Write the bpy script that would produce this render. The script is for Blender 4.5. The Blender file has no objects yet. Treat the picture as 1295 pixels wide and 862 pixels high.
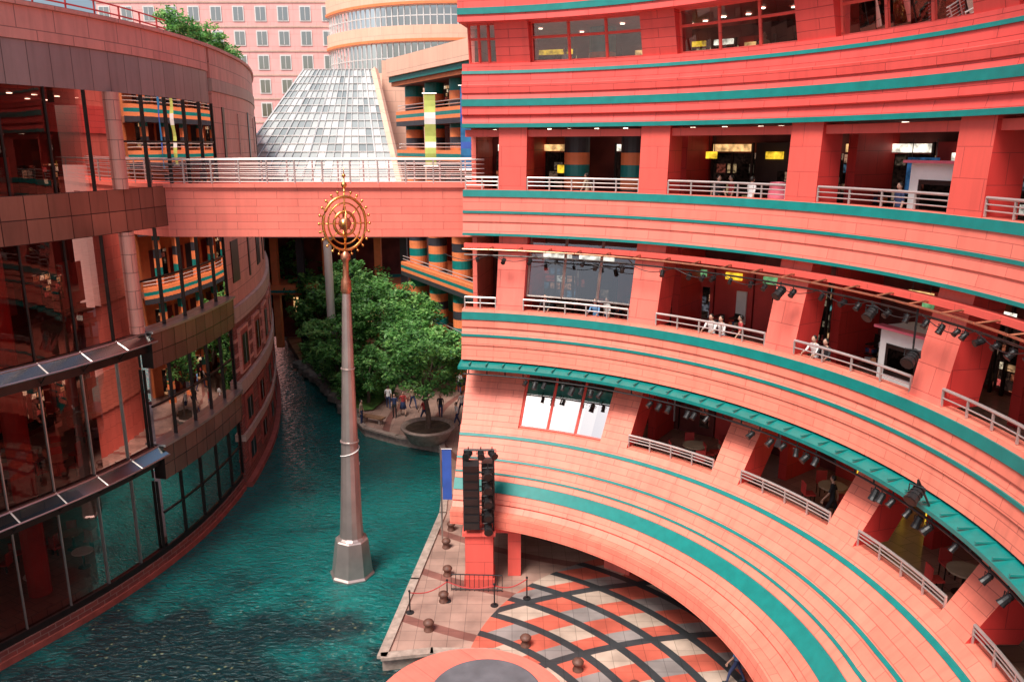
import bpy, bmesh, math, random
from mathutils import Vector, Matrix
random.seed(7)
R=math.radians
scene=bpy.context.scene
# ------------------------------------------------------------------ materials
M={}
def nt(name):
    m=bpy.data.materials.new(name); m.use_nodes=True
    n=m.node_tree.nodes; l=m.node_tree.links
    for x in list(n): n.remove(x)
    out=n.new('ShaderNodeOutputMaterial'); M[name]=m
    return m,n,l,out
def ramp(n,l,src,stops):
    r=n.new('ShaderNodeValToRGB'); cr=r.color_ramp
    while len(cr.elements)<len(stops): cr.elements.new(0.5)
    for e,(p,c) in zip(cr.elements,stops): e.position=p; e.color=(*c,1) if len(c)==3 else c
    l.new(src,r.inputs[0]); return r
def mixc(n,l,fac,a,b,bt='MIX'):
    x=n.new('ShaderNodeMix'); x.data_type='RGBA'; x.blend_type=bt
    for s,v in ((0,fac),(6,a),(7,b)):
        if hasattr(v,'links'): l.new(v,x.inputs[s])
        elif isinstance(v,(int,float)): x.inputs[s].default_value=v
        else: x.inputs[s].default_value=(*v,1)
    return x.outputs[2]
def plain(name,col,rough=.6,metal=0,var=.15,vs=2.0,bump=.0,bs=30,spec=.5):
    m,n,l,out=nt(name)
    b=n.new('ShaderNodeBsdfPrincipled'); b.inputs['Roughness'].default_value=rough
    b.inputs['Metallic'].default_value=metal; b.inputs['Specular IOR Level'].default_value=spec
    tc=n.new('ShaderNodeTexCoord'); no=n.new('ShaderNodeTexNoise'); no.inputs['Scale'].default_value=vs; no.inputs['Detail'].default_value=6
    l.new(tc.outputs['Object'],no.inputs['Vector'])
    r=ramp(n,l,no.outputs['Fac'],[(.3,tuple(c*(1-var) for c in col)),(.7,tuple(min(1,c*(1+var)) for c in col))])
    l.new(r.outputs[0],b.inputs['Base Color'])
    if bump:
        n2=n.new('ShaderNodeTexNoise'); n2.inputs['Scale'].default_value=bs; l.new(tc.outputs['Object'],n2.inputs['Vector'])
        bp=n.new('ShaderNodeBump'); bp.inputs['Strength'].default_value=bump; bp.inputs['Distance'].default_value=.02
        l.new(n2.outputs['Fac'],bp.inputs['Height']); l.new(bp.outputs[0],b.inputs['Normal'])
    l.new(b.outputs[0],out.inputs[0]); return m
def leafmat(name,col):
    m,n,l,out=nt(name)
    tc=n.new('ShaderNodeTexCoord'); no=n.new('ShaderNodeTexNoise'); no.inputs['Scale'].default_value=4; l.new(tc.outputs['Object'],no.inputs['Vector'])
    r=ramp(n,l,no.outputs['Fac'],[(.3,tuple(c*.7 for c in col)),(.7,tuple(c*1.25 for c in col))])
    a=n.new('ShaderNodeBsdfPrincipled'); a.inputs['Roughness'].default_value=.5; l.new(r.outputs[0],a.inputs['Base Color'])
    t=n.new('ShaderNodeBsdfTranslucent'); l.new(r.outputs[0],t.inputs[0])
    x=n.new('ShaderNodeMixShader'); x.inputs[0].default_value=.4; l.new(a.outputs[0],x.inputs[1]); l.new(t.outputs[0],x.inputs[2]); l.new(x.outputs[0],out.inputs[0])
def panel(name,c1,c2,mortar,bw,rh,ms=.012,rough=.55,grime=.18,offset=.5,metal=0):
    m,n,l,out=nt(name)
    b=n.new('ShaderNodeBsdfPrincipled'); b.inputs['Roughness'].default_value=rough; b.inputs['Metallic'].default_value=metal
    uv=n.new('ShaderNodeUVMap'); uv.uv_map='UVMap'
    br=n.new('ShaderNodeTexBrick'); br.offset=offset
    br.inputs['Scale'].default_value=1; br.inputs['Brick Width'].default_value=bw; br.inputs['Row Height'].default_value=rh
    br.inputs['Mortar Size'].default_value=ms; br.inputs['Mortar Smooth'].default_value=.1
    br.inputs['Color1'].default_value=(*c1,1); br.inputs['Color2'].default_value=(*c2,1); br.inputs['Mortar'].default_value=(*mortar,1)
    l.new(uv.outputs[0],br.inputs['Vector'])
    tc=n.new('ShaderNodeTexCoord'); no=n.new('ShaderNodeTexNoise'); no.inputs['Scale'].default_value=.55; no.inputs['Detail'].default_value=8; no.inputs['Roughness'].default_value=.65
    mp=n.new('ShaderNodeMapping'); mp.inputs['Scale'].default_value=(1.6,1.6,.7); l.new(tc.outputs['Object'],mp.inputs[0]); l.new(mp.outputs[0],no.inputs['Vector'])
    r=ramp(n,l,no.outputs['Fac'],[(.3,(1-grime,)*3),(.62,(1,1,1))])
    c=mixc(n,l,1.0,br.outputs['Color'],r.outputs[0],'MULTIPLY')
    n2=n.new('ShaderNodeTexNoise'); n2.inputs['Scale'].default_value=1; n2.inputs['Detail'].default_value=5
    m2_=n.new('ShaderNodeMapping'); m2_.inputs['Scale'].default_value=(3.5,.25,1); l.new(uv.outputs[0],m2_.inputs[0]); l.new(m2_.outputs[0],n2.inputs['Vector'])
    r2=ramp(n,l,n2.outputs['Fac'],[(.32,(1-grime*.7,)*3),(.5,(1,1,1))]); c=mixc(n,l,1.0,c,r2.outputs[0],'MULTIPLY')
    l.new(c,b.inputs['Base Color'])
    bp=n.new('ShaderNodeBump'); bp.inputs['Strength'].default_value=.45; bp.inputs['Distance'].default_value=.02; bp.invert=True
    l.new(br.outputs['Fac'],bp.inputs['Height']); l.new(bp.outputs[0],b.inputs['Normal'])
    l.new(b.outputs[0],out.inputs[0]); return m
def glass(name,tint,add=.08,ior=1.7,rough=.01,gcol=(1,1,1)):
    m,n,l,out=nt(name)
    t=n.new('ShaderNodeBsdfTransparent'); t.inputs[0].default_value=(*tint,1)
    g=n.new('ShaderNodeBsdfGlossy'); g.inputs['Roughness'].default_value=rough; g.inputs[0].default_value=(*gcol,1)
    f=n.new('ShaderNodeFresnel'); f.inputs[0].default_value=ior
    a=n.new('ShaderNodeMath'); a.use_clamp=True; a.inputs[1].default_value=add; l.new(f.outputs[0],a.inputs[0])
    tc=n.new('ShaderNodeTexCoord'); no=n.new('ShaderNodeTexNoise'); no.inputs['Scale'].default_value=.6; l.new(tc.outputs['Object'],no.inputs['Vector'])
    bp=n.new('ShaderNodeBump'); bp.inputs['Strength'].default_value=.05; bp.inputs['Distance'].default_value=.04
    l.new(no.outputs['Fac'],bp.inputs['Height']); l.new(bp.outputs[0],g.inputs['Normal'])
    x=n.new('ShaderNodeMixShader'); l.new(a.outputs[0],x.inputs[0]); l.new(t.outputs[0],x.inputs[1]); l.new(g.outputs[0],x.inputs[2])
    l.new(x.outputs[0],out.inputs[0]); return m
def emis(name,col,st):
    m,n,l,out=nt(name)
    e=n.new('ShaderNodeEmission'); e.inputs[1].default_value=st
    tc=n.new('ShaderNodeTexCoord'); no=n.new('ShaderNodeTexNoise'); no.inputs['Scale'].default_value=3.5; no.inputs['Detail'].default_value=5; l.new(tc.outputs['Object'],no.inputs['Vector'])
    r=ramp(n,l,no.outputs['Fac'],[(.35,tuple(c*.25 for c in col)),(.65,col)])
    l.new(r.outputs[0],e.inputs[0]); l.new(e.outputs[0],out.inputs[0]); m.cycles.emission_sampling='NONE'; return m
def display(name,stops,st,cx,cy):
    m,n,l,out=nt(name)
    uv=n.new('ShaderNodeUVMap'); uv.uv_map='UVMap'
    br=n.new('ShaderNodeTexBrick'); br.inputs['Scale'].default_value=1; br.inputs['Brick Width'].default_value=cx; br.inputs['Row Height'].default_value=cy
    br.inputs['Mortar Size'].default_value=.03; br.inputs['Color1'].default_value=(0,0,0,1); br.inputs['Color2'].default_value=(1,1,1,1); br.inputs['Mortar'].default_value=(0,0,0,1)
    l.new(uv.outputs[0],br.inputs['Vector'])
    sp_=n.new('ShaderNodeSeparateColor'); l.new(br.outputs['Color'],sp_.inputs[0])
    r=ramp(n,l,sp_.outputs[0],stops); r.color_ramp.interpolation='CONSTANT'
    no=n.new('ShaderNodeTexNoise'); no.inputs['Scale'].default_value=.7; l.new(uv.outputs[0],no.inputs['Vector'])
    r2=ramp(n,l,no.outputs['Fac'],[(.38,(.10,.10,.10)),(.62,(1,1,1))])
    c=mixc(n,l,1.0,r.outputs[0],r2.outputs[0],'MULTIPLY')
    n3=n.new('ShaderNodeTexNoise'); n3.inputs['Scale'].default_value=9; l.new(uv.outputs[0],n3.inputs['Vector'])
    r3=ramp(n,l,n3.outputs['Fac'],[(.4,(.25,.25,.25)),(.55,(1,1,1))]); c=mixc(n,l,1.0,c,r3.outputs[0],'MULTIPLY')
    e=n.new('ShaderNodeEmission'); e.inputs[1].default_value=st; l.new(c,e.inputs[0]); l.new(e.outputs[0],out.inputs[0]); m.cycles.emission_sampling='NONE'

panel('salmon_panel',(.89,.245,.170),(.85,.215,.148),(.55,.12,.085),1.5,.29,.011)
panel('coral_panel',(.90,.225,.165),(.86,.195,.145),(.56,.11,.085),1.8,.33,.011,grime=.12)
panel('red_panel',(.86,.105,.09),(.81,.09,.075),(.44,.04,.035),1.7,.33,.011,grime=.14)
panel('salmon_plain',(.80,.115,.09),(.77,.105,.08),(.48,.06,.05),1.6,.8,.01,grime=.12)
panel('pier_panel',(.89,.20,.15),(.86,.175,.13),(.55,.09,.07),2.4,.75,.012)
panel('shaded_red_panel',(.66,.045,.04),(.61,.04,.035),(.35,.02,.02),1.6,.8,.01,grime=.12)  # red of pier sides and recessed walls, with their shade put into the colour
panel('pink_panel',(.80,.36,.28),(.74,.32,.25),(.34,.15,.12),1.5,.75,.016,grime=.2)
panel('grey_panel',(.38,.285,.26),(.31,.235,.215),(.1,.08,.07),.9,1.6,.016,.35,offset=0)
panel('bronze_panel',(.34,.16,.11),(.22,.10,.07),(.05,.025,.02),.9,.85,.02,.2,offset=0,metal=.2)
panel('brown_brick',(.28,.065,.048),(.19,.045,.036),(.30,.16,.13),.6,.2,.016,.8)
panel('beige_band',(.60,.42,.34),(.54,.37,.30),(.3,.2,.18),1.5,.6,.012,.6)
panel('hotel_pink',(.82,.42,.40),(.78,.39,.37),(.6,.28,.26),3,1.5,.02,.7,grime=.1)
panel('hotel_beige',(.85,.50,.37),(.81,.47,.34),(.6,.34,.26),2.5,1.0,.02,.7,grime=.1)
panel('floor_tile',(.38,.22,.17),(.32,.18,.145),(.12,.08,.07),.6,.6,.012,.3)
plain('teal',(.004,.19,.175),.4,0,.12,3,.1)
plain('orange_paint',(.78,.22,.08),.6,0,.1)
plain('dark_paint',(.035,.035,.045),.5)
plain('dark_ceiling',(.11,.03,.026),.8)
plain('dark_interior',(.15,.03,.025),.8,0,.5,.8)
plain('red_interior',(.50,.045,.04),.6,0,.25,.8)
plain('dark_metal',(.04,.03,.028),.35,.6,.2)
plain('black_metal',(.02,.02,.022),.45,.3,.2)
plain('steel',(.50,.45,.43),.35,.85,.12)
plain('spire_steel',(.46,.37,.35),.38,.75,.15,1.2)
plain('white_metal',(.70,.68,.66),.4,.3,.06)
plain('rail_metal',(.52,.44,.42),.4,.5,.1)
plain('bridge_rail',(.46,.37,.35),.45,.4,.1)
plain('gold',(.80,.40,.12),.28,1,.15,6)
plain('copper',(.52,.22,.13),.35,.8,.2,5)
plain('white_paint',(.78,.77,.75),.5,0,.06)
plain('brown_bollard',(.12,.05,.035),.6,.0,.3,9)
plain('stage_top',(.11,.11,.125),.6,0,.25,1.5,.2)
plain('stone_planter',(.34,.26,.22),.8,0,.3,4,.4)
plain('soil',(.09,.06,.04),.95,0,.4,3,.5)
plain('bark',(.11,.075,.055),.9,0,.35,6,.6)
plain('wood_bench',(.25,.13,.07),.7,0,.3,5)
plain('rock',(.16,.14,.12),.9,0,.4,2,.6)
plain('grass',(.09,.20,.04),.9,0,.5,4,.5)
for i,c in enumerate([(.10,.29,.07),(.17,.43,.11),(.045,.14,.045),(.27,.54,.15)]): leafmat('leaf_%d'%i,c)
plain('skin',(.55,.33,.24),.6,0,.05)
plain('hair_black',(.015,.012,.01),.5)
plain('cloth_black',(.02,.02,.024),.85)
plain('cloth_white',(.72,.71,.70),.85)
plain('cloth_navy',(.03,.05,.13),.85)
plain('cloth_red',(.45,.05,.05),.85)
plain('cloth_blue',(.12,.28,.5),.85)
plain('cloth_tan',(.4,.3,.2),.85)
plain('blue_fabric',(.03,.09,.40),.7)
plain('yellow_green',(.50,.58,.14),.7,0,.2,1.2)
plain('banner_blue',(.02,.16,.36),.7,0,.4,1.2)
plain('pink_plastic',(.75,.16,.22),.4)
plain('concrete',(.38,.29,.26),.85,0,.2,1,.2)
plain('rust_red',(.34,.075,.055),.7,0,.25)
glass('dark_glass',(.55,.33,.30),.0,1.42,gcol=(.66,.49,.46))
glass('clear_glass',(.75,.78,.78),.08,1.6)
glass('sky_glass',(.35,.42,.45),.55,1.6,.03)
glass('bay_glass',(.40,.29,.26),.07,1.5,.01,(.85,.72,.68))
glass('canopy_glass',(.30,.32,.30),.04,1.4,.2,(.6,.65,.62))
glass('hotel_glass',(.12,.16,.17),.35,1.6,.05)
emis('lit_warm',(1.0,.55,.22),1.5); emis('lit_white',(1,.9,.75),2.0); emis('lit_yellow',(1,.60,.04),1.6)
emis('lit_red',(.8,.08,.05),.6); emis('lit_green',(.35,.8,.35),.6); emis('lit_dim',(.6,.22,.12),.45); emis('lit_blue',(.08,.25,.55),.4)
emis('downlight',(1,.85,.65),9)
K=(.02,.010,.008)
display('shop_display_warm',[(0,K),(.35,(.35,.1,.05)),(.5,(.9,.5,.25)),(.62,K),(.72,(1,.8,.55)),(.82,(.5,.08,.07)),(.93,(.1,.25,.25))],1.3,.34,.28)
display('shop_display_cool',[(0,K),(.4,(.12,.12,.14)),(.55,(.8,.75,.65)),(.66,K),(.76,(.1,.2,.3)),(.86,(.8,.4,.25)),(.94,(.5,.06,.05))],1.0,.42,.36)
display('shop_display_dim',[(0,K),(.5,(.25,.06,.04)),(.62,(.5,.3,.2)),(.7,K),(.85,(.35,.25,.18)),(.95,(.9,.6,.3))],.7,.36,.42)
# water
m,n,l,out=nt('water')
b=n.new('ShaderNodeBsdfPrincipled'); b.inputs['Roughness'].default_value=.05; b.inputs['IOR'].default_value=1.33
tc=n.new('ShaderNodeTexCoord')
no=n.new('ShaderNodeTexNoise'); no.inputs['Scale'].default_value=.3; no.inputs['Detail'].default_value=6; l.new(tc.outputs['Object'],no.inputs['Vector'])
r=ramp(n,l,no.outputs['Fac'],[(.3,(.001,.075,.076)),(.7,(.004,.15,.138))])
def dist(p):
    v=n.new('ShaderNodeVectorMath'); v.operation='DISTANCE'; l.new(tc.outputs['Object'],v.inputs[0]); v.inputs[1].default_value=p; return v.outputs['Value']
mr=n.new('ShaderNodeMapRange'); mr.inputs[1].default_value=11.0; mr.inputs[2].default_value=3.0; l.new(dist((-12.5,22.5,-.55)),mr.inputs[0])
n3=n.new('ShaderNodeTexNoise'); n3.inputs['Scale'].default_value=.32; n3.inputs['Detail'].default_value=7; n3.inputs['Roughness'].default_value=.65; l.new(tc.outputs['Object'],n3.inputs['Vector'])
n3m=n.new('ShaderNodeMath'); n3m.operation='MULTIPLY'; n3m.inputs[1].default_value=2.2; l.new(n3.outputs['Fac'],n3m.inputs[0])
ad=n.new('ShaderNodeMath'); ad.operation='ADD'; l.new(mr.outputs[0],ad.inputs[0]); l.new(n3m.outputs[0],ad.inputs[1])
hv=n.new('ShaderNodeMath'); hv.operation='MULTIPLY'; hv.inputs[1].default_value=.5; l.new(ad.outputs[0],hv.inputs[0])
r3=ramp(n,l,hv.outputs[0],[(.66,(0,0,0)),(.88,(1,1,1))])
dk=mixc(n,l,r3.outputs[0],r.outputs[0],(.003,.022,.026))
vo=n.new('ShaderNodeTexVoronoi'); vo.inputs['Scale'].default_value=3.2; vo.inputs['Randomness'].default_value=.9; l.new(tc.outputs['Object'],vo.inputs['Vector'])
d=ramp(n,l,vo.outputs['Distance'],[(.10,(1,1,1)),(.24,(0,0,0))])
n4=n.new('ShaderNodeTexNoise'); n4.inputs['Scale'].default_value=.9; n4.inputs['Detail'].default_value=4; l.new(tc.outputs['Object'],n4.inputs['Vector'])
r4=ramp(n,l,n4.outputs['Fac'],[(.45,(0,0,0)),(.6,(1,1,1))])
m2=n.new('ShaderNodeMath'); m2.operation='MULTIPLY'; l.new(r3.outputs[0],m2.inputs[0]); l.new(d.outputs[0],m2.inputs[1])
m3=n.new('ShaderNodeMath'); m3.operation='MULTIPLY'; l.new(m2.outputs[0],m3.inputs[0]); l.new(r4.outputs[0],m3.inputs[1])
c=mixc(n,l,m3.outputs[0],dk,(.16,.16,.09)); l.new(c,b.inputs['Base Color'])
w1=n.new('ShaderNodeTexNoise'); w1.inputs['Scale'].default_value=2.4; w1.inputs['Detail'].default_value=5; w1.inputs['Distortion'].default_value=.9
mp=n.new('ShaderNodeMapping'); mp.inputs['Scale'].default_value=(1,1.7,1); l.new(tc.outputs['Object'],mp.inputs[0]); l.new(mp.outputs[0],w1.inputs['Vector'])
bp=n.new('ShaderNodeBump'); bp.inputs['Strength'].default_value=1; bp.inputs['Distance'].default_value=.26
l.new(w1.outputs['Fac'],bp.inputs['Height']); l.new(bp.outputs[0],b.inputs['Normal']); l.new(b.outputs[0],out.inputs[0])
# plaza paving: crossing arcs make red / cream diamonds with dark bands
m,n,l,out=nt('plaza_paving')
b=n.new('ShaderNodeBsdfPrincipled'); b.inputs['Roughness'].default_value=.55
tc=n.new('ShaderNodeTexCoord')
def wave(src,period,duty,ph=0):
    a=n.new('ShaderNodeMath'); a.operation='DIVIDE'; l.new(src,a.inputs[0]); a.inputs[1].default_value=period
    p_=n.new('ShaderNodeMath'); p_.operation='ADD'; l.new(a.outputs[0],p_.inputs[0]); p_.inputs[1].default_value=ph
    f=n.new('ShaderNodeMath'); f.operation='FRACT'; l.new(p_.outputs[0],f.inputs[0])
    g=n.new('ShaderNodeMath'); g.operation='LESS_THAN'; l.new(f.outputs[0],g.inputs[0]); g.inputs[1].default_value=duty; return g.outputs[0]
d1=dist((9,9,0)); d2=dist((-4.5,19,0))
A_=wave(d1,1.9,.5); B_=wave(d2,2.6,.5)
cA=mixc(n,l,A_,(.55,.42,.34),(.62,.13,.085))
cB=mixc(n,l,A_,(.62,.13,.085),(.30,.26,.25))
c=mixc(n,l,B_,cA,cB)
c=mixc(n,l,wave(d1,3.8,.09,.5),c,(.05,.05,.055))
c=mixc(n,l,wave(d2,1.3,.26),c,(.04,.045,.05))
c2=mixc(n,l,wave(dist((8,50,0)),3.2,.14),(.42,.26,.21),(.25,.10,.08))
cd=n.new('ShaderNodeMath'); cd.operation='LESS_THAN'; l.new(dist((7.3,23.5,0)),cd.inputs[0]); cd.inputs[1].default_value=9.0
c=mixc(n,l,cd.outputs[0],c2,c)
br=n.new('ShaderNodeTexBrick'); br.inputs['Scale'].default_value=1; br.inputs['Brick Width'].default_value=.6; br.inputs['Row Height'].default_value=.6; br.offset=0
br.inputs['Mortar Size'].default_value=.01; br.inputs['Color1'].default_value=(1,1,1,1); br.inputs['Color2'].default_value=(.84,.84,.84,1); br.inputs['Mortar'].default_value=(.45,.45,.45,1)
l.new(tc.outputs['Object'],br.inputs['Vector']); c=mixc(n,l,1.0,c,br.outputs['Color'],'MULTIPLY')
no=n.new('ShaderNodeTexNoise'); no.inputs['Scale'].default_value=.8; no.inputs['Detail'].default_value=8; l.new(tc.outputs['Object'],no.inputs['Vector'])
r=ramp(n,l,no.outputs['Fac'],[(.35,(.68,.68,.68)),(.65,(1.05,1.05,1.05))]); c=mixc(n,l,1.0,c,r.outputs[0],'MULTIPLY')
l.new(c,b.inputs['Base Color']); l.new(b.outputs[0],out.inputs[0])

# ------------------------------------------------------------------ mesh helpers
def empty(name,loc=(0,0,0)):
    e=bpy.data.objects.new(name,None); e.location=loc; scene.collection.objects.link(e); return e
class MB:
    def __init__(s): s.v=[];s.f=[];s.m=[];s.uv=[];s.mats=[]
    def mi(s,name):
        if name not in s.mats: s.mats.append(name)
        return s.mats.index(name)
    def face(s,idx,mat,uv=None):
        s.f.append(idx); s.m.append(s.mi(mat)); s.uv.append(uv)
    def poly(s,pts,mat,uv=None):
        k=len(s.v); s.v+= [tuple(p) for p in pts]; s.face(list(range(k,k+len(pts))),mat,uv)
    def box(s,c,size,mat,rz=0,mtx=None):
        hx,hy,hz=[a/2 for a in size]; k=len(s.v)
        rot=(mtx or Matrix.Rotation(rz,3,'Z'))
        for x in(-hx,hx):
            for y in(-hy,hy):
                for z in(-hz,hz): s.v.append(tuple(rot@Vector((x,y,z))+Vector(c)))
        X,Y,Z=size
        for q in ((0,1,3,2),(4,6,7,5),(0,4,5,1),(2,3,7,6),(0,2,6,4),(1,5,7,3)):
            uvs={}
            for i in q:
                p=((i>>2)&1,(i>>1)&1,i&1)
                if q in((0,1,3,2),(4,6,7,5)): uvs[i]=(p[1]*Y,p[2]*Z)
                elif q in((0,4,5,1),(2,3,7,6)): uvs[i]=(p[0]*X,p[2]*Z)
                else: uvs[i]=(p[0]*X,p[1]*Y)
            s.face([k+i for i in q],mat,[uvs[i] for i in q])
    def tube(s,pts,rad,mat,n=8,cap=True,closed=False):
        pts=[Vector(p) for p in pts]
        if not hasattr(rad,'__len__'): rad=[rad]*len(pts)
        k=len(s.v); N=len(pts); ref=Vector((0,0,1))
        for i,p in enumerate(pts):
            if closed: d=(pts[(i+1)%N]-pts[i-1])
            else: d=(pts[min(i+1,N-1)]-pts[max(i-1,0)])
            d.normalize()
            r0=ref if abs(d.dot(ref))<.95 else Vector((1,0,0))
            a=d.cross(r0).normalized(); bb=d.cross(a)
            for j in range(n):
                t=2*math.pi*j/n; s.v.append(tuple(p+rad[i]*(math.cos(t)*a+math.sin(t)*bb)))
        for i in range(N if closed else N-1):
            i2=(i+1)%N
            for j in range(n): s.face([k+i*n+j,k+i*n+(j+1)%n,k+i2*n+(j+1)%n,k+i2*n+j],mat)
        if cap and not closed:
            s.face([k+j for j in range(n)][::-1],mat); s.face([k+(N-1)*n+j for j in range(n)],mat)
    def lathe(s,c,prof,mat,n=24):
        k=len(s.v)
        for (r,z) in prof:
            for j in range(n):
                t=2*math.pi*j/n; s.v.append((c[0]+r*math.cos(t),c[1]+r*math.sin(t),c[2]+z))
        for i in range(len(prof)-1):
            mt=mat if isinstance(mat,str) else mat[i]
            for j in range(n): s.face([k+i*n+j,k+i*n+(j+1)%n,k+(i+1)*n+(j+1)%n,k+(i+1)*n+j],mt)
    def sphere(s,c,r,mat,n=10,sc=(1,1,1)):
        k=len(s.v); h=n//2
        for i in range(h+1):
            ph=math.pi*i/h
            for j in range(n):
                t=2*math.pi*j/n; s.v.append((c[0]+r*sc[0]*math.sin(ph)*math.cos(t),c[1]+r*sc[1]*math.sin(ph)*math.sin(t),c[2]+r*sc[2]*math.cos(ph)))
        for i in range(h):
            for j in range(n): s.face([k+i*n+j,k+(i+1)*n+j,k+(i+1)*n+(j+1)%n,k+i*n+(j+1)%n],mat)
    def sweep(s,frames,prof,mats,closed=True,cap=True):
        k=len(s.v); P=len(prof); N=len(frames)
        for (o,nn,ss) in frames:
            for (off,z) in prof: s.v.append((o[0]+nn[0]*off,o[1]+nn[1]*off,z))
        vl=[0]
        for i in range(P):
            a=prof[i];bq=prof[(i+1)%P]; vl.append(vl[-1]+math.hypot(a[0]-bq[0],a[1]-bq[1]))
        for f in range(N-1):
            for i in range(P if closed else P-1):
                j=(i+1)%P
                s0=frames[f][2];s1=frames[f+1][2]
                s.face([k+f*P+i,k+f*P+j,k+(f+1)*P+j,k+(f+1)*P+i],mats[i],[(s0,-vl[i]),(s0,-vl[i+1]),(s1,-vl[i+1]),(s1,-vl[i])])
        if cap and closed:
            cm=mats[0] if isinstance(cap,bool) else cap
            for f in(0,N-1):
                s.face([k+f*P+i for i in range(P)],cm,[(prof[i][0],prof[i][1]) for i in range(P)])
    def obj(s,name,parent=None,smooth=False,recalc=True):
        me=bpy.data.meshes.new(name); me.from_pydata(s.v,[],s.f)
        for mn in s.mats: me.materials.append(M[mn])
        me.polygons.foreach_set('material_index',s.m)
        uvl=me.uv_layers.new(name='UVMap'); flat=[]
        for f,u in zip(s.f,s.uv):
            if u is None:
                for i in f: flat+= [s.v[i][0]+s.v[i][1],s.v[i][2]]
            else:
                for q in u: flat+= [q[0],q[1]]
        uvl.data.foreach_set('uv',flat)
        if smooth: me.polygons.foreach_set('use_smooth',[True]*len(me.polygons))
        if recalc:
            bm=bmesh.new(); bm.from_mesh(me); bmesh.ops.recalc_face_normals(bm,faces=bm.faces); bm.to_mesh(me); bm.free()
        me.update()
        o=bpy.data.objects.new(name,me); scene.collection.objects.link(o)
        if parent: o.parent=parent
        return o

# ------------------------------------------------------------------ ring mall (right)
C=(-4.85,17.0)
def AF(a0,a1,step=1.5):
    N=max(1,int(round(abs(a1-a0)/step))); fr=[]
    for i in range(N+1):
        a=R(a0+(a1-a0)*i/N); fr.append((C,(math.cos(a),math.sin(a)),a*16.5))
    return fr
def P(a,r,z): return Vector((C[0]+r*math.cos(R(a)),C[1]+r*math.sin(R(a)),z))
A0,A1=-36,80.5
mall=empty('shopping_mall_building')
def band(name,spec,a0=A0,a1=A1,sub='salmon_panel',flare=False):
    prof=[];mats=[]
    for i,(r,z,mt) in enumerate(spec):
        if mt=='S': mt=sub
        if mt=='teal':
            prof.append((r,z)); mats.append('teal'); prof.append((r-.05,z)); mats.append('teal')
            r2,z2,_=spec[i+1]; prof.append((r2-.05,z2)); mats.append('teal')
        else: prof.append((r,z)); mats.append(mt)
    b=MB(); b.sweep(AF(a0,a1,1.0),prof,mats,True,sub)
    if flare: # the lowest terrace spreads further into the plaza towards the near end
        nv=[]
        for x,y,z in b.v:
            dx,dy=x-C[0],y-C[1]; r=math.hypot(dx,dy); a=math.degrees(math.atan2(dy,dx))
            if r<15.9 and z<6:
                f=min(1.25,max(0,(80-a)/60)); r2=r-1.0*f*f*min(1,(6-z)/3.4); x,y=C[0]+dx*r2/r,C[1]+dy*r2/r
            nv.append((x,y,z))
        b.v=nv
    return b.obj(name,mall)
S='S';T='teal';D='dark_ceiling';F='floor_tile'
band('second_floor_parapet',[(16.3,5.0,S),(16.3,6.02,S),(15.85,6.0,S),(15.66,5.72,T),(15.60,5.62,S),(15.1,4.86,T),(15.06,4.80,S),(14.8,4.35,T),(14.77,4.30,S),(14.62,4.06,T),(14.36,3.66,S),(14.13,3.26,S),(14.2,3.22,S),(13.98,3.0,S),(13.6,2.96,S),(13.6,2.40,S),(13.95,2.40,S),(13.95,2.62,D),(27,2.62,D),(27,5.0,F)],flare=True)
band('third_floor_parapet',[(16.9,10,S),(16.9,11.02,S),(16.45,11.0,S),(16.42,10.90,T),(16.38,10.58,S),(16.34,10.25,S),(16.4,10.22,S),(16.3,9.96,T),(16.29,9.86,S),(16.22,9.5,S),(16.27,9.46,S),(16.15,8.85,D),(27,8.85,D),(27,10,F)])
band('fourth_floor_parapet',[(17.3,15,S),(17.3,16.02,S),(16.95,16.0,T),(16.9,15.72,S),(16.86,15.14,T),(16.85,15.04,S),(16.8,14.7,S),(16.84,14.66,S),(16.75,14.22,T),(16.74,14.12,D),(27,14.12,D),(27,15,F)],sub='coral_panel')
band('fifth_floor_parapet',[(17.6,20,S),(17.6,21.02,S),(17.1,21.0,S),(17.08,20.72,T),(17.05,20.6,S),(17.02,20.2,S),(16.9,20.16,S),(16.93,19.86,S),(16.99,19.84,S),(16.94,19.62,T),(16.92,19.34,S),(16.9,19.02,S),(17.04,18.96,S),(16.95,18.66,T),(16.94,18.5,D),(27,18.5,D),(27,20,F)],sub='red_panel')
band('sixth_floor_parapet',[(17.6,27,S),(16.5,27,S),(16.45,24.4,T),(16.44,24.2,S),(16.4,23.0,T),(16.38,22.76,S),(16.36,22.5,S),(27,22.5,D),(27,27,'concrete')],sub='red_panel')
b=MB()
b.sweep(AF(A0,80.3),[(17.25,18.42),(17.25,18.14),(17.7,18.14),(17.7,18.42)],['salmon_plain']*4)
b.sweep(AF(A0,80.3),[(16.7,13.78),(16.7,13.6),(17.0,13.6),(17.0,13.78)],['salmon_plain']*4)
b.obj('ceiling_beams',mall)
b=MB()
b.sweep(AF(A0,80.7,1.0),[(15.68,8.66),(15.68,8.54),(15.8,8.50),(16.4,8.54),(16.4,8.80)],['teal']*5)
for i in range(44):
    a=A0+1+i*2.65
    b.box(P(a,16.0,8.76),(.62,.05,.05),'teal',R(a))
b.obj('lighting_canopy',mall)
def pier(bm,a,w,pr,m0='pier_panel'):
    da=math.degrees(w/2/16.5)
    bm.sweep(AF(a-da,a+da,4),pr,[m0,'shaded_red_panel','shaded_red_panel','shaded_red_panel'],True,'shaded_red_panel')  # front in its own colour, other faces in the red darkened for shade
PA4=[73.4,53.2,33.0,12.8,-7.5,-27.7]; PA2=[55.7,37.8,19.6,2.0,-15.5,-32]
b=MB()
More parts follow.
